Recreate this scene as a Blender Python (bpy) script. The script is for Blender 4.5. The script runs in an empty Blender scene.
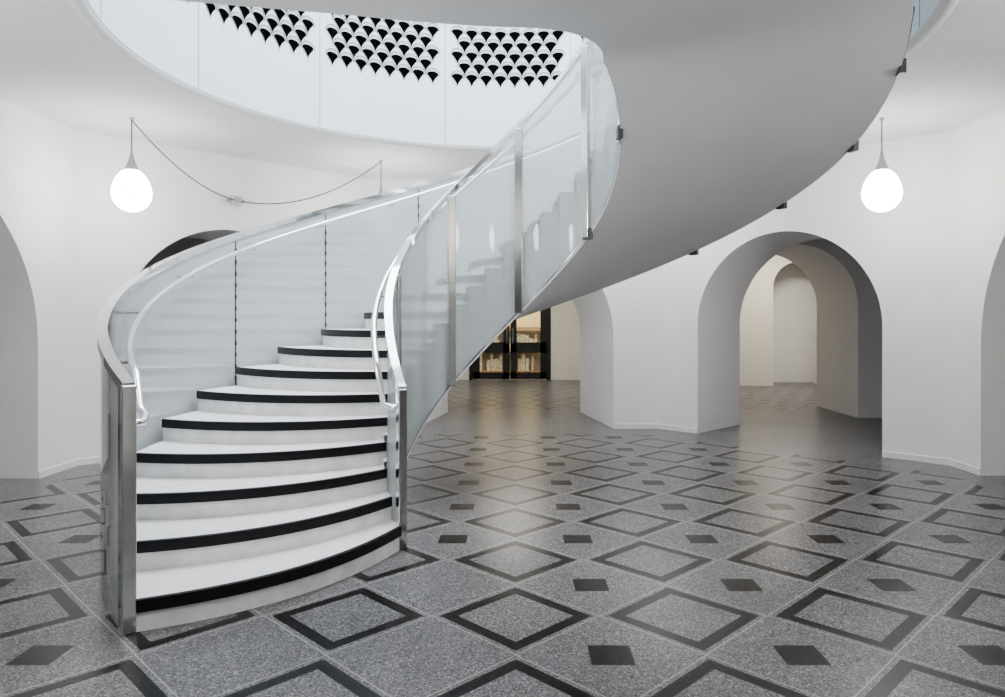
import bpy, bmesh, math, random
from math import sin, cos, radians, pi, sqrt, atan2
random.seed(3)
S = bpy.context.scene
CX, CY = 0.0, 5.22
OY = 5.35      # centre of the ceiling opening
RP = 2.78      # opening radius
EYE = 1.5
CEIL = 3.45
UP = 3.77

# ------------------------------------------------------------ materials
def newmat(name):
    m = bpy.data.materials.new(name); m.use_nodes = True
    nt = m.node_tree
    for n in list(nt.nodes): nt.nodes.remove(n)
    out = nt.nodes.new('ShaderNodeOutputMaterial')
    return m, nt, out

def pbr(name, col, rough=0.6, metal=0.0, noise=0.0, nscale=8.0, bump=0.0, bscale=60.0, emis=None, estr=0.0, coat=0.0, spec=0.5):
    m, nt, out = newmat(name)
    b = nt.nodes.new('ShaderNodeBsdfPrincipled')
    b.inputs['Roughness'].default_value = rough
    b.inputs['Metallic'].default_value = metal
    b.inputs['Coat Weight'].default_value = coat
    b.inputs['Specular IOR Level'].default_value = spec
    geo = nt.nodes.new('ShaderNodeNewGeometry')
    nz = nt.nodes.new('ShaderNodeTexNoise')
    nz.inputs['Scale'].default_value = nscale
    nz.inputs['Detail'].default_value = 5
    nt.links.new(geo.outputs['Position'], nz.inputs['Vector'])
    r = nt.nodes.new('ShaderNodeValToRGB')
    r.color_ramp.elements[0].position = 0.3
    r.color_ramp.elements[1].position = 0.7
    c0 = [max(0, c*(1-noise)) for c in col]; c1 = [min(1, c*(1+noise*0.5)) for c in col]
    r.color_ramp.elements[0].color = (*c0, 1); r.color_ramp.elements[1].color = (*c1, 1)
    nt.links.new(nz.outputs['Fac'], r.inputs['Fac'])
    nt.links.new(r.outputs['Color'], b.inputs['Base Color'])
    if bump > 0:
        n2 = nt.nodes.new('ShaderNodeTexNoise'); n2.inputs['Scale'].default_value = bscale
        nt.links.new(geo.outputs['Position'], n2.inputs['Vector'])
        bp = nt.nodes.new('ShaderNodeBump'); bp.inputs['Strength'].default_value = bump
        bp.inputs['Distance'].default_value = 0.01
        nt.links.new(n2.outputs['Fac'], bp.inputs['Height'])
        nt.links.new(bp.outputs['Normal'], b.inputs['Normal'])
    if emis:
        b.inputs['Emission Color'].default_value = (*emis, 1)
        b.inputs['Emission Strength'].default_value = estr
    nt.links.new(b.outputs['BSDF'], out.inputs['Surface'])
    return m

def glassmat(name, op, col=(0.86, 0.9, 0.93), gl=1.0, transl=0.5):
    m, nt, out = newmat(name)
    tr = nt.nodes.new('ShaderNodeBsdfTransparent'); tr.inputs['Color'].default_value = (0.96, 0.98, 0.98, 1)
    di = nt.nodes.new('ShaderNodeBsdfDiffuse'); di.inputs['Color'].default_value = (*col, 1)
    tl = nt.nodes.new('ShaderNodeBsdfTranslucent'); tl.inputs['Color'].default_value = (*col, 1)
    m1 = nt.nodes.new('ShaderNodeMixShader'); m1.inputs[0].default_value = transl
    nt.links.new(di.outputs[0], m1.inputs[1]); nt.links.new(tl.outputs[0], m1.inputs[2])
    m2 = nt.nodes.new('ShaderNodeMixShader'); m2.inputs[0].default_value = op
    nt.links.new(tr.outputs[0], m2.inputs[1]); nt.links.new(m1.outputs[0], m2.inputs[2])
    g = nt.nodes.new('ShaderNodeBsdfGlossy'); g.inputs['Roughness'].default_value = 0.02
    fr = nt.nodes.new('ShaderNodeFresnel'); fr.inputs['IOR'].default_value = 1.45
    mu = nt.nodes.new('ShaderNodeMath'); mu.operation = 'MULTIPLY'; mu.inputs[1].default_value = gl
    mu.use_clamp = True
    nt.links.new(fr.outputs[0], mu.inputs[0])
    m3 = nt.nodes.new('ShaderNodeMixShader')
    nt.links.new(mu.outputs[0], m3.inputs[0]); nt.links.new(m2.outputs[0], m3.inputs[1]); nt.links.new(g.outputs[0], m3.inputs[2])
    nt.links.new(m3.outputs[0], out.inputs['Surface'])
    return m

def floormat():
    m, nt, out = newmat('terrazzo_diamond_floor')
    L = nt.links.new
    geo = nt.nodes.new('ShaderNodeNewGeometry')
    sp = nt.nodes.new('ShaderNodeSeparateXYZ'); L(geo.outputs['Position'], sp.inputs[0])
    def M(op, a, b=None, c=None):
        n = nt.nodes.new('ShaderNodeMath'); n.operation = op
        for i, v in enumerate((a, b, c)):
            if v is None: continue
            if isinstance(v, (int, float)): n.inputs[i].default_value = v
            else: L(v, n.inputs[i])
        return n.outputs[0]
    def tri(c, off):
        t = M('DIVIDE', M('SUBTRACT', c, off), 0.851)
        f = M('FRACT', M('ADD', t, 100.5))
        return M('ABSOLUTE', M('SUBTRACT', f, 0.5))
    X, Y = sp.outputs[0], sp.outputs[1]
    u = tri(X, 0.434); v = tri(Y, 3.215)
    sq = M('LESS_THAN', M('MAXIMUM', u, v), 0.112)
    plain = M('MULTIPLY', M('MULTIPLY', M('GREATER_THAN', X, -1.6), M('LESS_THAN', X, 0.0)), M('MULTIPLY', M('GREATER_THAN', Y, 2.8), M('LESS_THAN', Y, 4.4)))
    sq = M('MULTIPLY', sq, M('SUBTRACT', 1.0, plain))
    D = M('SUBTRACT', 1.0, M('ADD', u, v))
    band = M('MULTIPLY', M('GREATER_THAN', D, 0.345), M('LESS_THAN', D, 0.452))
    dark = M('MAXIMUM', sq, band)
    joint = M('LESS_THAN', M('ABSOLUTE', M('SUBTRACT', D, 0.497)), 0.0045)
    ax = M('ABSOLUTE', X); ay = M('ABSOLUTE', M('SUBTRACT', Y, CY))
    oct_ = M('MAXIMUM', M('MAXIMUM', ax, ay), M('MULTIPLY', M('ADD', ax, ay), 0.7071))
    inoct = M('LESS_THAN', oct_, 4.22)
    hall = M('GREATER_THAN', Y, 11.9)
    mask = M('MAXIMUM', inoct, hall)
    dark = M('MULTIPLY', dark, mask)
    joint = M('MULTIPLY', joint, mask)
    vo = nt.nodes.new('ShaderNodeTexVoronoi'); vo.inputs['Scale'].default_value = 150
    L(geo.outputs['Position'], vo.inputs['Vector'])
    sc = nt.nodes.new('ShaderNodeSeparateColor'); L(vo.outputs['Color'], sc.inputs[0])
    nz = nt.nodes.new('ShaderNodeTexNoise'); nz.inputs['Scale'].default_value = 1.3; nz.inputs['Detail'].default_value = 4
    L(geo.outputs['Position'], nz.inputs['Vector'])
    r1 = nt.nodes.new('ShaderNodeValToRGB'); r1.color_ramp.interpolation = 'CONSTANT'
    e = r1.color_ramp.elements; e[0].position = 0; e[0].color = (0.055, 0.055, 0.058, 1)
    e[1].position = 0.22; e[1].color = (0.125, 0.125, 0.131, 1)
    x = e.new(0.6); x.color = (0.175, 0.175, 0.182, 1)
    x = e.new(0.88); x.color = (0.32, 0.32, 0.32, 1)
    L(sc.outputs[0], r1.inputs[0])
    r2 = nt.nodes.new('ShaderNodeValToRGB'); r2.color_ramp.interpolation = 'CONSTANT'
    e = r2.color_ramp.elements; e[0].position = 0; e[0].color = (0.001, 0.001, 0.0015, 1)
    e[1].position = 0.6; e[1].color = (0.003, 0.003, 0.0035, 1)
    x = e.new(0.93); x.color = (0.022, 0.022, 0.022, 1)
    L(sc.outputs[1], r2.inputs[0])
    def mixc(f, a, b, mode='MIX'):
        n = nt.nodes.new('ShaderNodeMix'); n.data_type = 'RGBA'; n.blend_type = mode
        if isinstance(f, (int, float)): n.inputs[0].default_value = f
        else: L(f, n.inputs[0])
        for i, q in ((6, a), (7, b)):
            if isinstance(q, tuple): n.inputs[i].default_value = q
            else: L(q, n.inputs[i])
        return n.outputs[2]
    c = mixc(dark, r1.outputs[0], r2.outputs[0])
    c = mixc(joint, c, (0.38, 0.38, 0.37, 1))
    r3 = nt.nodes.new('ShaderNodeValToRGB')
    r3.color_ramp.elements[0].color = (0.75, 0.75, 0.75, 1); r3.color_ramp.elements[0].position = .3
    r3.color_ramp.elements[1].color = (1, 1, 1, 1); r3.color_ramp.elements[1].position = .7
    L(nz.outputs['Fac'], r3.inputs[0])
    c = mixc(1.0, c, r3.outputs[0], 'MULTIPLY')
    b = nt.nodes.new('ShaderNodeBsdfPrincipled'); b.inputs['Roughness'].default_value = 0.28
    b.inputs['Specular IOR Level'].default_value = 0.13
    L(c, b.inputs['Base Color']); L(b.outputs[0], out.inputs[0])
    return m

M_wall = pbr('white_plaster', (0.87, 0.862, 0.86), 0.75, noise=0.03, nscale=2, bump=0.05, bscale=40)
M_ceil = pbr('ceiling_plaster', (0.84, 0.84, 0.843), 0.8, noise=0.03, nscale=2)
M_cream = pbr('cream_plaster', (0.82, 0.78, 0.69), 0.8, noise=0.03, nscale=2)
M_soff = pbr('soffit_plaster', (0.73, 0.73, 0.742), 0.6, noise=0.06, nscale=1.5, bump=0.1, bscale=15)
M_base = pbr('stone_skirting', (0.82, 0.82, 0.81), 0.5, noise=0.08, nscale=10)
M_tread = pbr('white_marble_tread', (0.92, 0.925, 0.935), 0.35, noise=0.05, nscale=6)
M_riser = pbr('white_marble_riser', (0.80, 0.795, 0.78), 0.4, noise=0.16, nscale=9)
M_string = pbr('white_marble_string', (0.97, 0.97, 0.97), 0.4, noise=0.02, nscale=9)
M_line = pbr('painted_string_shadow', (0.22, 0.24, 0.26), 0.6, noise=0.05)  # grey that stands in for the thin shadow at the step edges
M_black = pbr('black_nosing', (0.004, 0.004, 0.005), 0.5, noise=0.3, nscale=30, spec=0.2)
M_void = pbr('dark_void', (0.0015, 0.0015, 0.002), 1.0, noise=0.2, nscale=30, spec=0.0)
M_clip = pbr('dark_clip', (0.03, 0.03, 0.032), 0.4, noise=0.1)
M_chrome = pbr('polished_steel', (0.92, 0.92, 0.93), 0.07, metal=1.0, noise=0.03, nscale=20)
M_steel = pbr('brushed_steel', (0.70, 0.70, 0.69), 0.14, metal=1.0, noise=0.06, nscale=20)
M_cone = pbr('lamp_socket_metal', (0.35, 0.35, 0.34), 0.5, metal=0.3, noise=0.05)
M_cable = pbr('black_cable', (0.08, 0.08, 0.08), 0.6, noise=0.05)
M_box = pbr('junction_box_plastic', (0.5, 0.56, 0.62), 0.4, noise=0.05)
M_globe = pbr('opal_glass_globe', (1, 1, 1), 0.3, emis=(1.0, 0.975, 0.945), estr=42.0)
M_par = pbr('parapet_panel', (0.78, 0.85, 0.895), 0.35, noise=0.02, nscale=3)
M_seam = pbr('panel_seam', (0.35, 0.37, 0.4), 0.6, noise=0.05)
M_scal = pbr('scallop_relief', (0.55, 0.58, 0.61), 0.6, noise=0.12)
M_rim = pbr('scallop_rim', (0.10, 0.11, 0.12), 0.6, noise=0.02, spec=0.1)
M_door = pbr('dark_door_wood', (0.006, 0.005, 0.004), 0.35, noise=0.3, nscale=12)
M_book = pbr('shelf_books', (0.66, 0.60, 0.48), 0.7, noise=0.7, nscale=25)
M_wood = pbr('shelf_wood', (0.34, 0.18, 0.07), 0.5, noise=0.3, nscale=12)
M_shop = pbr('bookshop_plaster', (0.66, 0.54, 0.33), 0.8, noise=0.1, nscale=3)
M_gin = glassmat('milky_glass_inner', 0.38, (0.86, 0.91, 0.94), 0.7, 0.5)
M_gout = glassmat('milky_glass_outer', 0.93, (0.80, 0.85, 0.875), 2.2, 0.45)
M_gdoor = glassmat('door_glass', 0.03, (0.8, 0.8, 0.75), 0.5)
M_floor = floormat()

# ------------------------------------------------------------ helpers
def mk(name, verts, faces, mat, parent=None, smooth=False):
    me = bpy.data.meshes.new(name)
    me.from_pydata([tuple(v) for v in verts], [], faces); me.update()
    me.materials.append(mat)
    bm = bmesh.new(); bm.from_mesh(me)
    bmesh.ops.remove_doubles(bm, verts=bm.verts, dist=1e-5)
    bmesh.ops.recalc_face_normals(bm, faces=bm.faces)
    bm.to_mesh(me); bm.free()
    if smooth:
        for p in me.polygons: p.use_smooth = True
        try: me.set_sharp_from_angle(angle=radians(35))
        except Exception: pass
    o = bpy.data.objects.new(name, me); S.collection.objects.link(o)
    if parent: o.parent = parent
    return o

def empty(name):
    o = bpy.data.objects.new(name, None); S.collection.objects.link(o); return o

class G:
    def __init__(s): s.v = []; s.f = []
    def quad(s, a, b, c, d):
        i = len(s.v); s.v += [a, b, c, d]; s.f.append((i, i+1, i+2, i+3))
    def poly(s, pts):
        i = len(s.v); s.v += pts; s.f.append(tuple(range(i, i+len(pts))))
    def hexa(s, b, t):
        s.poly(list(b)); s.poly(list(t))
        n = len(b)
        for k in range(n): s.quad(b[k], b[(k+1) % n], t[(k+1) % n], t[k])
    def box(s, x0, x1, y0, y1, z0, z1):
        s.hexa([(x0, y0, z0), (x1, y0, z0), (x1, y1, z0), (x0, y1, z0)],
               [(x0, y0, z1), (x1, y0, z1), (x1, y1, z1), (x0, y1, z1)])
    def pbox(s, r, th, dr, dt, z0, z1, cy=CY):
        c, n = cos(radians(th)), sin(radians(th)); px, py = CX+r*c, cy+r*n
        def q(a, b, z): return (px+a*c-b*n, py+a*n+b*c, z)
        s.hexa([q(-dr, -dt, z0), q(dr, -dt, z0), q(dr, dt, z0), q(-dr, dt, z0)],
               [q(-dr, -dt, z1), q(dr, -dt, z1), q(dr, dt, z1), q(-dr, dt, z1)])
def P(r, th, z):
    return (CX + r*cos(radians(th)), CY + r*sin(radians(th)), z)
def PO(r, th, z):
    return (CX + r*cos(radians(th)), OY + r*sin(radians(th)), z)

def arch_wall(name, p0, p1, H, thick, c, r, zs, mat, r2=None, zs2=None, z0=0.0):
    r2 = r if r2 is None else r2; zs2 = zs if zs2 is None else zs2
    dx, dy = p1[0]-p0[0], p1[1]-p0[1]; Ln = sqrt(dx*dx+dy*dy); dx /= Ln; dy /= Ln
    nx, ny = (dy, -dx)
    g = G(); N = 40
    def prof(cc, rr, zz):
        pts = [(cc-rr, z0)]
        for i in range(N+1):
            a = pi - pi*i/N
            pts.append((cc+rr*cos(a), zz+rr*sin(a)))
        pts.append((cc+rr, z0)); return pts
    A = prof(c, r, zs); B = prof(c, r2, zs2)
    def W(s, z, t): return (p0[0]+dx*s+nx*t, p0[1]+dy*s+ny*t, z)
    for pr, t in ((A, 0.0), (B, thick)):
        g.poly([W(0, z0, t), W(pr[0][0], z0, t), W(pr[1][0], pr[1][1], t), W(pr[1][0], H, t), W(0, H, t)])
        g.poly([W(pr[-1][0], z0, t), W(Ln, z0, t), W(Ln, H, t), W(pr[-2][0], H, t), W(pr[-2][0], pr[-2][1], t)])
        for i in range(1, len(pr)-2):
            g.quad(W(*pr[i], t), W(*pr[i+1], t), W(pr[i+1][0], H, t), W(pr[i][0], H, t))
    for i in range(len(A)-1):
        g.quad(W(*A[i], 0), W(*A[i+1], 0), W(*B[i+1], thick), W(*B[i], thick))
    g.quad(W(0, z0, 0), W(0, H, 0), W(0, H, thick), W(0, z0, thick))
    g.quad(W(Ln, z0, 0), W(Ln, H, 0), W(Ln, H, thick), W(Ln, z0, thick))
    o = mk(name, g.v, g.f, mat, None, smooth=True)
    return o, W, Ln

# ------------------------------------------------------------ room shell
g = G(); g.box(-10, 10, -5, 20.5, -0.1, 0.0)
mk('floor', g.v, g.f, M_floor)

RH = RP+0.07
g = G(); N = 144
def rectpt(a):
    c, s_ = cos(a), sin(a); x0, x1, y0, y1 = -10, 10, -5-OY, 20.5-OY
    t = 1e9
    if c > 1e-9: t = min(t, x1/c)
    if c < -1e-9: t = min(t, x0/c)
    if s_ > 1e-9: t = min(t, y1/s_)
    if s_ < -1e-9: t = min(t, y0/s_)
    return (CX+c*t, OY+s_*t)
angs = [2*pi*i/N for i in range(N)] + [atan2(y, x) % (2*pi) for x in (-10, 10) for y in (-5-OY, 20.5-OY)]
angs = sorted(angs)
for i in range(len(angs)):
    a, b = angs[i], angs[(i+1) % len(angs)]
    pa = (CX+RH*cos(a), OY+RH*sin(a)); pb = (CX+RH*cos(b), OY+RH*sin(b)); qa = rectpt(a); qb = rectpt(b)
    for z in (CEIL, UP): g.quad((*pa, z), (*pb, z), (*qb, z), (*qa, z))
    g.quad((*pa, CEIL), (*pb, CEIL), (*pb, UP), (*pa, UP))
    g.quad((*qa, CEIL), (*qb, CEIL), (*qb, UP), (*qa, UP))
mk('ceiling', g.v, g.f, M_ceil)

H = CEIL
V = {'e0': (4.5, 3.04), 'e1': (4.5, 7.4), 'b1': (2.0, 9.9), 'b0': (-2.0, 9.9), 'w1': (-4.5, 7.4), 'w0': (-4.5, 3.04), 'f0': (-2.0, 0.54), 'f1': (2.0, 0.54)}
walls = [
 ('wall_east', 'e0', 'e1', 1.2, 1.70, 1.27, None, None, 0),
 ('wall_northeast', 'e1', 'b1', 1.15, 1.14, 1.43, None, None, 0.03),
 ('wall_north', 'b1', 'b0', 1.8, 1.37, 1.30, 1.08, 1.30, 0),
 ('wall_northwest', 'b0', 'w1', 1.15, 1.20, 1.37, None, None, 0.16),
 ('wall_west', 'w1', 'w0', 1.2, 1.57, 1.27, None, None, 0),
 ('wall_southwest', 'w0', 'f0', 1.15, 1.17, 1.40, None, None, 0),
 ('wall_south', 'f0', 'f1', 1.2, 1.37, 1.30, None, None, 0),
 ('wall_southeast', 'f1', 'e0', 1.15, 1.17, 1.40, None, None, 0)]
for (nm, a, b, th, r, zs, r2, zs2, dc) in walls:
    p0, p1 = V[a], V[b]
    Ln = sqrt((p1[0]-p0[0])**2+(p1[1]-p0[1])**2)
    cc = Ln/2+dc
    o, W, Ln = arch_wall(nm, p0, p1, H, th, cc, r, zs, M_wall, r2, zs2)
    gb = G()
    for s0, s1 in ((0.0, cc-r), (cc+r, Ln)):
        gb.hexa([W(s0, 0, 0), W(s1, 0, 0), W(s1, 0, -0.012), W(s0, 0, -0.012)],
                [W(s0, 0.07, 0), W(s1, 0.07, 0), W(s1, 0.065, -0.012), W(s0, 0.065, -0.012)])
    mk(nm.replace('wall', 'baseboard'), gb.v, gb.f, M_base)

arch_wall('wall_vestibule_east', (9.0, 11.0), (2.7, 11.0), H, 1.5, 9.0-4.33, 0.94, 1.72, M_wall)
arch_wall('wall_far_room', (9.0, 16.4), (2.7, 16.4), H, 0.5, 9.0-6.50, 0.58, 2.25, M_cream)
g = G(); g.box(2.7, 9.0, 17.3, 17.4, 0, H); mk('wall_niche_back', g.v, g.f, M_wall)
g = G(); g.box(2.4, 2.7, 11.0, 18.0, 0, H); mk('wall_hall_east', g.v, g.f, M_cream)
g = G(); g.box(-2.7, -2.4, 11.9, 18.0, 0, H); mk('wall_hall_west', g.v, g.f, M_cream)
g = G(); g.box(9.0, 9.2, -4.8, 18.0, 0, H); mk('wall_outer_east', g.v, g.f, M_wall)
g = G(); g.box(-9.2, -9.0, -4.8, 18.0, 0, H); mk('wall_outer_west', g.v, g.f, M_wall)
g = G(); g.box(-9.0, 9.0, -4.8, -4.6, 0, H); mk('wall_outer_south', g.v, g.f, M_wall)
g = G(); g.box(-9.0, -2.7, 13.0, 13.2, 0, H); mk('wall_outer_northwest', g.v, g.f, M_wall)
DX0, DX1, DY = -1.12, 0.92, 18.0
g = G(); g.box(-2.7, DX0, DY, DY+0.2, 0, H); g.box(DX1, 2.7, DY, DY+0.2, 0, H); g.box(DX0, DX1, DY, DY+0.2, 2.7, H)
mk('wall_hall_north', g.v, g.f, M_cream)
g = G(); g.box(-2.7, 2.7, 20.2, 20.3, 0, H); g.box(-2.8, -2.7, 18.2, 20.3, 0, H); g.box(2.7, 2.8, 18.2, 20.3, 0, H)
mk('wall_bookshop', g.v, g.f, M_shop)

dr = empty('door_1')
g = G(); y0, y1 = DY-0.03, DY+0.08
g.box(DX0, DX0+0.10, y0, y1, 0, 2.7); g.box(DX1-0.10, DX1, y0, y1, 0, 2.7); g.box(DX0, DX1, y0, y1, 2.6, 2.7)
mid = (DX0+DX1)/2
for a, b in ((DX0+0.1, mid-0.01), (mid+0.01, DX1-0.1)):
    g.box(a, a+0.16, y0+.02, y1-.02, 0.02, 2.58); g.box(b-0.16, b, y0+.02, y1-.02, 0.02, 2.58)
    g.box(a, b, y0+.02, y1-.02, 0.02, 0.19); g.box(a, b, y0+.02, y1-.02, 0.68, 0.94); g.box(a, b, y0+.02, y1-.02, 2.4, 2.58)
mk('frame', g.v, g.f, M_door, dr)
g = G(); g.box(DX0+.1, DX1-.1, DY+.02, DY+.03, .1, 2.5); mk('glass_pane', g.v, g.f, M_gdoor, dr)
g = G(); g.box(mid-0.09, mid-0.06, y0-0.05, y0-0.02, 0.9, 1.3); g.box(mid+0.06, mid+0.09, y0-0.05, y0-0.02, 0.9, 1.3)
for z in (0.92, 1.27):
    g.box(mid-0.09, mid-0.06, y0-0.02, y0+.03, z, z+0.03); g.box(mid+0.06, mid+0.09, y0-0.02, y0+.03, z, z+0.03)
mk('pull_handles', g.v, g.f, M_steel, dr)
bs = empty('bookshelf')
g = G()
g.box(-1.8, -1.75, 19.7, 20.15, 0, 1.3); g.box(1.75, 1.8, 19.7, 20.15, 0, 1.3)
for z in (0.05, 0.62, 1.25): g.box(-1.8, 1.8, 19.7, 20.15, z, z+0.05)
mk('carcass', g.v, g.f, M_wood, bs)
g = G()
for z in (0.10, 0.67):
    x = -1.7
    while x < 1.68:
        w = random.uniform(0.05, 0.12); h = random.uniform(0.28, 0.45)
        if random.random() < 0.8: g.box(x, x+w*0.85, 19.78, 20.05, z, z+h)
        x += w
mk('books', g.v, g.f, M_book, bs)

# ------------------------------------------------------------ opening trim, parapet
T0, T1 = -38, 207
def ringbox(g, r0, r1, z0, z1, t0, t1, n):
    for i in range(n):
        a = t0+(t1-t0)*i/n; b = t0+(t1-t0)*(i+1)/n
        g.quad(PO(r0, a, z0), PO(r0, b, z0), PO(r0, b, z1), PO(r0, a, z1))
        g.quad(PO(r1, a, z0), PO(r1, b, z0), PO(r1, b, z1), PO(r1, a, z1))
        g.quad(PO(r0, a, z0), PO(r0, b, z0), PO(r1, b, z0), PO(r1, a, z0))
        g.quad(PO(r0, a, z1), PO(r0, b, z1), PO(r1, b, z1), PO(r1, a, z1))
    if abs(t1-t0) < 359:
        for a in (t0, t1): g.quad(PO(r0, a, z0), PO(r1, a, z0), PO(r1, a, z1), PO(r0, a, z1))
g = G(); prof = []
for i in range(9):
    a = pi*i/8; prof.append((RP+0.055-0.05*cos(a), CEIL+0.01-0.045*sin(a)))
n = 120
for i in range(n):
    a = T0+(T1-T0)*i/n; b = T0+(T1-T0)*(i+1)/n
    for j in range(8):
        g.quad(PO(prof[j][0], a, prof[j][1]), PO(prof[j][0], b, prof[j][1]), PO(prof[j+1][0], b, prof[j+1][1]), PO(prof[j+1][0], a, prof[j+1][1]))
mk('trim_opening', g.v, g.f, M_ceil, smooth=True)

par = empty('gallery_parapet')
g = G(); ringbox(g, RP, RP+.06, CEIL+0.01, 4.86, T0, T1, 160)
mk('panels', g.v, g.f, M_par, par, smooth=True)
g = G(); ringbox(g, RP-.04, RP+.12, 4.86, 4.91, T0, T1, 160)
mk('coping', g.v, g.f, M_chrome, par, smooth=True)
g = G()
per = 29.2; seams = [106.1+per*k for k in range(-5, 4)]
for s_ in seams:
    if T0+1 < s_ < T1-1: g.pbox(RP-.001, s_, 0.003, 0.0035, CEIL+0.02, 4.85, cy=OY)
mk('seams', g.v, g.f, M_seam, par)
gs = G(); gd = G(); gr_ = G()
for s_ in seams:
    for row in range(5):
        zc = 4.72-0.125*row
        cols = 8 if row % 2 == 0 else 7
        for c_ in range(cols):
            th = s_+1.2+(c_+(0.5 if row % 2 == 0 else 1.0))*(per-2.4)/8
            if not (T0+2 < th < T1-2): continue
            R_ = 0.079
            def q(x, z, d): return PO(RP-d, th+math.degrees(x/RP), zc+z)
            A1 = list(range(0, 181, 12))
            for k in range(len(A1)-1):
                a, b = radians(A1[k]), radians(A1[k+1])
                o1, o2 = q(R_*cos(a), R_*sin(a), 0.008), q(R_*cos(b), R_*sin(b), 0.008)
                i1, i2 = q((R_-.007)*cos(a), (R_-.007)*sin(a), 0.008), q((R_-.007)*cos(b), (R_-.007)*sin(b), 0.008)
                gr_.quad(o1, o2, i2, i1)
            gs.poly([q((R_-.005)*cos(radians(a)), (R_-.005)*sin(radians(a)), 0.004) for a in A1])
            # black void: shallow dome narrowing with concave sides to a hanging point
            R2 = R_-0.016
            gd.poly([q(R2*cos(radians(a)), 0.012+0.030*sin(radians(a)), 0.0065) for a in A1])
            gd.quad(q(R2, 0.012, .0065), q(-R2, 0.012, .0065), q(-R2, 0, .0065), q(R2, 0, .0065))
            L_ = []; Rr = []
            for k in range(9):
                s1 = k/8
                x = R2*(1-s1)**1.9; z = -(R_*1.40)*s1
                L_.append(q(-x, z, 0.0095)); Rr.append(q(x, z, 0.0095))
            for k in range(8): gd.quad(L_[k], Rr[k], Rr[k+1], L_[k+1])
mk('scallop_hollows', gs.v, gs.f, M_scal, par)
mk('scallop_rims', gr_.v, gr_.f, M_rim, par)
mk('scallop_openings', gd.v, gd.f, M_void, par)

g = G(); ringbox(g, 6.0, 6.1, UP, 7.6, 0, 360, 96)
mk('wall_upper_drum', g.v, g.f, M_wall, smooth=True)

# ------------------------------------------------------------ staircase
st = empty('spiral_staircase')
RI, RO = 0.90, 2.60
h = 0.157; DT = 10.0; NS = 24
def RIf(t):
    d = max(0.0, 45-t)/70.0
    return RI-0.21*min(1.0, d)**1.3
def ROf(t):
    if t > 208: return RO-0.03*min(1, (t-208)/15)
    return RO-0.07*min(1.0, max(0.0, (12-t)/34.0))
def ths(r):
    u = (r-RI)/(RO-RI); return 215.0+8.7*u
def bulge(r):
    u = (r-RI)/(RO-RI)*2-1
    return math.degrees(0.27*(1-u*u)/max(r, 0.9))
def nos(k, r):
    u = (r-RI)/(RO-RI)
    return ths(r)-k*DT+bulge(r)-u*0.95*min(k, 9)
def zs_(th):
    a = max(0.0, -0.463+0.0157*(215-th)); k = 0.05
    return -k*math.log(math.exp(-a/k)+math.exp(-3.30/k))
ri, ro = RI+0.014, RO-0.06
def PS(r, t, z):
    f = (ro-r)/(ro-ri)
    return P(r-f*(RI-RIf(t))-(1-f)*(RO-ROf(t) if t < 100 else 0), t, z)
NR = 18
rs = [ri+(ro-ri)*i/NR for i in range(NR+1)]
gt = G(); gr = G(); gn = G(); gi = G(); gl = G()
NB = 0.060; NP = 0.02; UPST = 0.05
for k in range(NS):
    z1 = (k+1)*h; z0 = k*h
    for i in range(NR):
        a, b = rs[i], rs[i+1]
        n0a, n0b = nos(k, a), nos(k, b); n1a, n1b = nos(k+1, a), nos(k+1, b)
        if k == NS-1: n1a, n1b = -25-0.001, -25-0.001
        fa, fb = math.degrees(NP/a), math.degrees(NP/b)
        ta, tb = math.degrees(0.035/a), math.degrees(0.035/b)
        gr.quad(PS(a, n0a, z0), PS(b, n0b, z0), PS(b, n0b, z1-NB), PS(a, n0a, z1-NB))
        gn.quad(PS(a, n0a+fa, z1-NB), PS(b, n0b+fb, z1-NB), PS(b, n0b+fb, z1), PS(a, n0a+fa, z1))
        gn.quad(PS(a, n0a, z1-NB), PS(b, n0b, z1-NB), PS(b, n0b+fb, z1-NB), PS(a, n0a+fa, z1-NB))
        gn.quad(PS(a, n0a+fa, z1), PS(b, n0b+fb, z1), PS(b, n0b-tb*.3, z1), PS(a, n0a-ta*.3, z1))
        gt.quad(PS(a, n0a-ta*.3, z1), PS(b, n0b-tb*.3, z1), PS(b, n1b, z1), PS(a, n1a, z1))
    for r in (ri, ro):
        n0, n1 = nos(k, r), nos(k+1, r)
        m_ = 4
        up = UPST if (r == ri and k > 1) else 0.0
        for j in range(m_):
            a = n0+(n1-n0)*j/m_; b = n0+(n1-n0)*(j+1)/m_
            gi.quad(PS(r, a, min(zs_(a), z1-.05)), PS(r, b, min(zs_(b), z1-.05)), PS(r, b, z1+up), PS(r, a, z1+up))
            if up:
                gi.quad(PS(r+.02, a, z1), PS(r+.02, b, z1), PS(r+.02, b, z1+up), PS(r+.02, a, z1+up))
                gi.quad(PS(r, a, z1+up), PS(r, b, z1+up), PS(r+.02, b, z1+up), PS(r+.02, a, z1+up))
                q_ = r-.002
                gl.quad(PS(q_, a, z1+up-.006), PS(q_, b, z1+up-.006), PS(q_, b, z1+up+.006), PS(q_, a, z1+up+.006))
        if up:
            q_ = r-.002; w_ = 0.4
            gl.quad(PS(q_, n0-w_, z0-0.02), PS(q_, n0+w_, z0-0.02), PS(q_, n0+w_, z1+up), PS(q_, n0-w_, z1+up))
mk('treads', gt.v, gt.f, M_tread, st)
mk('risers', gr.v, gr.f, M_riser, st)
mk('nosings', gn.v, gn.f, M_black, st)
mk('stringers', gi.v, gi.f, M_string, st)
mk('string_shadow_lines', gl.v, gl.f, M_line, st)  # dark ribbons painting a shadow line along the stepped profile, for contrast

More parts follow.
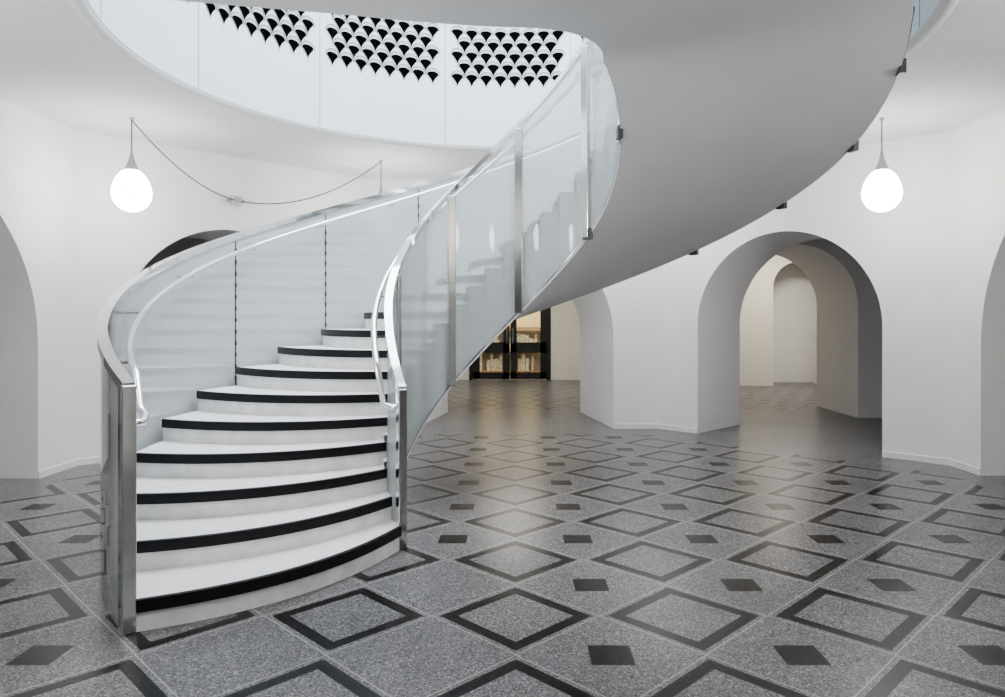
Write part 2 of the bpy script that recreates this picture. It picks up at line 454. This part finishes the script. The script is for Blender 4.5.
inner = [P(RIf(-25)-.012, -25, 0)[:2], (0.59, 4.80), (0.53, 4.67), (0.44, 4.56), (0.32, 4.48), (0.15, 4.43), (-0.21, 4.40), (-0.6, 4.33), (-0.97, 4.24), (-1.45, 4.14), (-1.93, 4.04), (-2.5, 3.95)]
outer = [P(ROf(-25)+.012, -25, 0)[:2], P(ROf(-30)+.012, -30, 0)[:2], P(ROf(-35)+.012, -35, 0)[:2]] + [PO(RH-.005, t, 0)[:2] for t in range(-40, -153, -3)]
outer.append(PO(RH-.005, 207.5, 0)[:2])
def resamp(pl, n):
    d = [0]
    for i in range(len(pl)-1): d.append(d[-1]+math.dist(pl[i], pl[i+1]))
    out = []
    for k in range(n+1):
        t = d[-1]*k/n; i = 0
        while i < len(d)-2 and d[i+1] < t: i += 1
        f = (t-d[i])/max(1e-9, d[i+1]-d[i])
        out.append((pl[i][0]+(pl[i+1][0]-pl[i][0])*f, pl[i][1]+(pl[i+1][1]-pl[i][1])*f))
    return out
A = resamp(inner, 60); B = resamp(outer, 60)
def zl(x, y):
    t = math.degrees(atan2(y-CY, x-CX))
    if t > 30: t -= 360
    return zs_(min(t, -25))
g = G(); n = 130; NJ = 10
def sr(t, j):
    r0 = RIf(t)-0.012; r1 = ROf(t)+0.012
    return r0+(r1-r0)*j/NJ
for i in range(n):
    a = 186+(-25-186)*i/n; b = 186+(-25-186)*(i+1)/n
    for j in range(NJ):
        g.quad(P(sr(a, j), a, zs_(a)), P(sr(b, j), b, zs_(b)), P(sr(b, j+1), b, zs_(b)), P(sr(a, j+1), a, zs_(a)))
    for j in (0, NJ):
        g.quad(P(sr(a, j), a, zs_(a)), P(sr(b, j), b, zs_(b)), P(sr(b, j), b, zs_(b)+0.03), P(sr(a, j), a, zs_(a)+0.03))
for i in range(60):
    for j in range(NJ):
        def q(k, jj):
            f = jj/NJ; x = A[k][0]+(B[k][0]-A[k][0])*f; y = A[k][1]+(B[k][1]-A[k][1])*f
            return (x, y, zl(x, y))
        g.quad(q(i, j), q(i+1, j), q(i+1, j+1), q(i, j+1))
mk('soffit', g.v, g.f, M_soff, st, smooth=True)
g = G()
for i in range(60):
    g.quad((*A[i], UP), (*A[i+1], UP), (*B[i+1], UP), (*B[i], UP))
    g.quad((*A[i], zl(*A[i])), (*A[i+1], zl(*A[i+1])), (*A[i+1], UP), (*A[i], UP))
    g.quad((*B[i], zl(*B[i])), (*B[i+1], zl(*B[i+1])), (*B[i+1], UP), (*B[i], UP))
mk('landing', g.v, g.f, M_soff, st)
g = G()
for i in range(60):
    g.quad((*A[i], UP), (*A[i+1], UP), (*A[i+1], UP+1.05), (*A[i], UP+1.05))
mk('landing_glass', g.v, g.f, M_gin, st)

def zr_o(th): return min(UP+1.05, h*(1+(223.7-th)/DT)+1.03)
def zr_i(th): return min(UP+1.05, h*(1+(215-th)/DT)+0.90+0.10*min(1, max(0, (215-th)/25)))
def strip(name, rf, t0, t1, n, zb, zt, mat, thick=0.016):
    g = G()
    for i in range(n):
        a = t0+(t1-t0)*i/n; b = t0+(t1-t0)*(i+1)/n
        for sg in (-.5, .5):
            ra, rb = rf(a)+sg*thick, rf(b)+sg*thick
            g.quad(P(ra, a, zb(a)), P(rb, b, zb(b)), P(rb, b, zt(b)), P(ra, a, zt(a)))
        for f in (zb, zt):
            g.quad(P(rf(a)-thick/2, a, f(a)), P(rf(b)-thick/2, b, f(b)), P(rf(b)+thick/2, b, f(b)), P(rf(a)+thick/2, a, f(a)))
    for a in (t0, t1): g.quad(P(rf(a)-thick/2, a, zb(a)), P(rf(a)+thick/2, a, zb(a)), P(rf(a)+thick/2, a, zt(a)), P(rf(a)-thick/2, a, zt(a)))
    return mk(name, g.v, g.f, mat, st, smooth=True)
strip('outer_glass', ROf, 223.2, -25, 200, zs_, lambda t: zr_o(t)-0.02, M_gout)
strip('inner_glass', RIf, 214.2, -25, 200, zs_, lambda t: zr_i(t)-0.02, M_gin)
strip('outer_cap_rail', ROf, 224.4, -25, 200, lambda t: zr_o(t)-0.025, lambda t: zr_o(t)+0.025, M_chrome, 0.055)
strip('inner_cap_rail', RIf, 216.0, -25, 200, lambda t: zr_i(t)-0.025, lambda t: zr_i(t)+0.025, M_chrome, 0.055)
strip('outer_edge_line', lambda t: ROf(t)+0.016, 185, -25, 160, lambda t: zs_(t)+0.028, lambda t: zs_(t)+0.042, M_clip, 0.012)
strip('inner_edge_line', lambda t: RIf(t)-0.014, 185, -25, 160, lambda t: zs_(t)+0.028, lambda t: zs_(t)+0.038, M_steel, 0.008)
def tube(name, pts, rad, mat, parent):
    cu = bpy.data.curves.new(name, 'CURVE'); cu.dimensions = '3D'
    sp = cu.splines.new('POLY'); sp.points.add(len(pts)-1)
    for i, p in enumerate(pts): sp.points[i].co = (*p, 1)
    cu.bevel_depth = rad; cu.bevel_resolution = 4; cu.use_fill_caps = True
    cu.materials.append(mat)
    o = bpy.data.objects.new(name, cu); S.collection.objects.link(o)
    if parent: o.parent = parent
    return o
pts = [P(RO-.02, 221.5, 1.00), P(RO-0.07, 221.8, 0.99), P(RO-0.13, 221.2, 0.99), P(RO-0.155, 219.8, 1.01), P(RO-0.15, 217.5, 1.05)]
pts += [P(ROf(t)-0.135, t, zr_o(t)-0.11) for t in [215-2*i for i in range(120)]]
tube('outer_handrail', pts, 0.020, M_chrome, st)
pts = [P(RI, 213, 0.93), P(RI+0.04, 212, 0.925), P(RI+0.085, 209, 0.94)]
pts += [P(RIf(t)+0.10, t, zr_i(t)-0.10) for t in [204-2*i for i in range(114)]]
tube('inner_handrail', pts, 0.021, M_chrome, st)
g = G()
for t in range(210, -20, -18):
    g.pbox(ROf(t)-0.07, t, 0.07, 0.006, zr_o(t)-0.145, zr_o(t)-0.13)
    if t < 205: g.pbox(RIf(t)+0.05, t, 0.05, 0.006, zr_i(t)-0.135, zr_i(t)-0.12)
mk('handrail_brackets', g.v, g.f, M_steel, st)
g = G()
g.pbox(RO-0.03, 223.9, 0.034, 0.03, 0, 1.19); g.pbox(RI, 215, 0.03, 0.026, 0, 1.05)
ob = mk('newel_posts', g.v, g.f, M_steel, st)
bv = ob.modifiers.new('bevel', 'BEVEL'); bv.width = 0.006; bv.segments = 3
g = G()
for t in (170, 126, 87.5, 48.5, 8):
    zb = zs_(t)
    g.pbox(RIf(t)-0.022, t, 0.016, 0.036, zb+0.02, zr_i(t)-0.03)
    g.pbox(RIf(t)+0.02, t, 0.014, 0.02, zb+0.1, zr_i(t)-0.03)
ob = mk('inner_posts', g.v, g.f, M_steel, st)
bv = ob.modifiers.new('bevel', 'BEVEL'); bv.width = 0.008; bv.segments = 3
g = G()
for t in (158, 135.5, 113, 90.5, 68, 45.5, 23, 0.5):
    zb = zs_(t)+0.05; zt = zr_o(t)-0.04
    g.pbox(ROf(t)-0.012, t, 0.004, 0.003, zb, zt)
    z = zb+0.1
    while z < zt-0.02:
        g.pbox(ROf(t)-0.014, t, 0.006, 0.007, z, z+0.035); z += 0.10
mk('glass_joint_clips', g.v, g.f, M_clip, st)
g = G()
for t in (4, 47): g.pbox(RIf(t)-0.018, t, 0.018, 0.040, zs_(t)-0.02, zs_(t)+0.075)
for t in (-13, 6, 25.5, 47): g.pbox(ROf(t)+0.020, t, 0.020, 0.045, zs_(t)-0.03, zs_(t)+0.06)
mk('soffit_clips', g.v, g.f, M_clip, st)

# ------------------------------------------------------------ lamps
def lathe(name, prof, loc, mat, parent, n=32):
    g = G()
    for i in range(n):
        a = 2*pi*i/n; b = 2*pi*(i+1)/n
        for j in range(len(prof)-1):
            (r0, z0), (r1, z1) = prof[j], prof[j+1]
            pts = [(loc[0]+r0*cos(a), loc[1]+r0*sin(a), loc[2]+z0), (loc[0]+r0*cos(b), loc[1]+r0*sin(b), loc[2]+z0),
                   (loc[0]+r1*cos(b), loc[1]+r1*sin(b), loc[2]+z1), (loc[0]+r1*cos(a), loc[1]+r1*sin(a), loc[2]+z1)]
            if r0 < 1e-6: pts = [pts[0], pts[2], pts[3]]
            elif r1 < 1e-6: pts = pts[:3]
            g.poly(pts)
    return mk(name, g.v, g.f, mat, parent, smooth=True)
lamps = [(-3.69, 6.93), (3.55, 6.93), (-1.62, 8.75), (1.62, 8.75), (-3.69, 3.5), (3.69, 3.5), (-1.62, 1.69), (1.62, 1.69)]
for (x, y) in lamps:
    L = empty('pendant_lamp')
    zc = 2.725
    pr = []
    for i in range(24):
        a = -pi/2+pi*i/24
        r = 0.178*cos(a); z = 0.182*sin(a)
        if z > 0.06: z = z+(z-0.06)*0.45
        pr.append((max(r, 0.0), z))
    pr[0] = (0.0, -0.182)
    lathe('globe', pr, (x, y, zc), M_globe, L)
    lathe('socket_cone', [(0.07, 0.195), (0.066, 0.225), (0.04, 0.28), (0.02, 0.35), (0.008, 0.43), (0.0, 0.435)], (x, y, zc), M_cone, L, 20)
    lathe('ceiling_rose', [(0.0, -0.02), (0.018, -0.02), (0.022, 0.0), (0.0, 0.0)], (x, y, CEIL), M_cone, L, 20)
    tube('flex', [(x, y, zc+0.41), (x, y, CEIL-0.01)], 0.006, M_cable, L)

def sag(p, q, d, n=24):
    out = []
    for i in range(n+1):
        t = i/n
        out.append((p[0]+(q[0]-p[0])*t, p[1]+(q[1]-p[1])*t, p[2]+(q[2]-p[2])*t-4*d*t*(1-t)))
    return out
JB = (-3.30, 8.53, 2.92)
c1 = sag((-3.69, 6.93, CEIL-0.02), JB, 0.13); c2 = sag(JB, (-1.62, 8.75, CEIL-0.02), 0.21)
tube('electrical_cable', c1+c2[1:], 0.007, M_cable, None)
jb = empty('junction_box')
g = G()
def jq(a, n_, z):
    s2 = 0.7071; return (JB[0]+a*s2+n_*s2, JB[1]+a*s2-n_*s2, JB[2]+z)
g.hexa([jq(-.06, -.07, -.055), jq(.06, -.07, -.055), jq(.06, .03, -.055), jq(-.06, .03, -.055)],
       [jq(-.06, -.07, .055), jq(.06, -.07, .055), jq(.06, .03, .055), jq(-.06, .03, .055)])
mk('housing', g.v, g.f, M_box, jb)
g = G()
for sgn in (-1, 1):
    a0, a1 = sorted((sgn*.06, sgn*.10))
    g.hexa([jq(a0, -.03, -.02), jq(a1, -.03, -.02), jq(a1, .01, -.02), jq(a0, .01, -.02)],
           [jq(a0, -.03, .02), jq(a1, -.03, .02), jq(a1, .01, .02), jq(a0, .01, .02)])
g.hexa([jq(-.035, .03, -.03), jq(.035, .03, -.03), jq(.035, .04, -.03), jq(-.035, .04, -.03)],
       [jq(-.035, .03, .03), jq(.035, .03, .03), jq(.035, .04, .03), jq(-.035, .04, .03)])
mk('glands', g.v, g.f, M_cone, jb)

# ------------------------------------------------------------ lights
def area(name, loc, size, power, col, rot=(0, 0, 0)):
    l = bpy.data.lights.new(name, 'AREA'); l.shape = 'DISK'; l.size = size; l.energy = power; l.color = col
    o = bpy.data.objects.new(name, l); o.location = loc; o.rotation_euler = rot; S.collection.objects.link(o); return o
area('skylight', (0, CY, 7.5), 6.0, 1000, (0.89, 0.945, 1.0))
area('hall_ceiling_light', (0, 15, 3.4), 1.2, 120, (1.0, 0.95, 0.86))
area('far_room_ceiling_light', (5.8, 14.9, 3.4), 0.8, 110, (1.0, 0.92, 0.80))
area('bookshop_ceiling_light', (0, 18.9, 3.4), 1.0, 190, (1.0, 0.88, 0.62))

w = bpy.data.worlds.new('World'); S.world = w; w.use_nodes = True
bg = w.node_tree.nodes['Background']; bg.inputs[0].default_value = (0.84, 0.92, 1.0, 1); bg.inputs[1].default_value = 2.0

cam = bpy.data.cameras.new('camera'); co = bpy.data.objects.new('camera', cam); S.collection.objects.link(co)
co.location = (0, 0, EYE); co.rotation_euler = (radians(90), 0, 0)
cam.sensor_width = 36; cam.lens = 718/1005*36
cam.shift_x = -11.5/1005; cam.shift_y = -28.5/1005
cam.clip_start = 0.05
S.camera = co
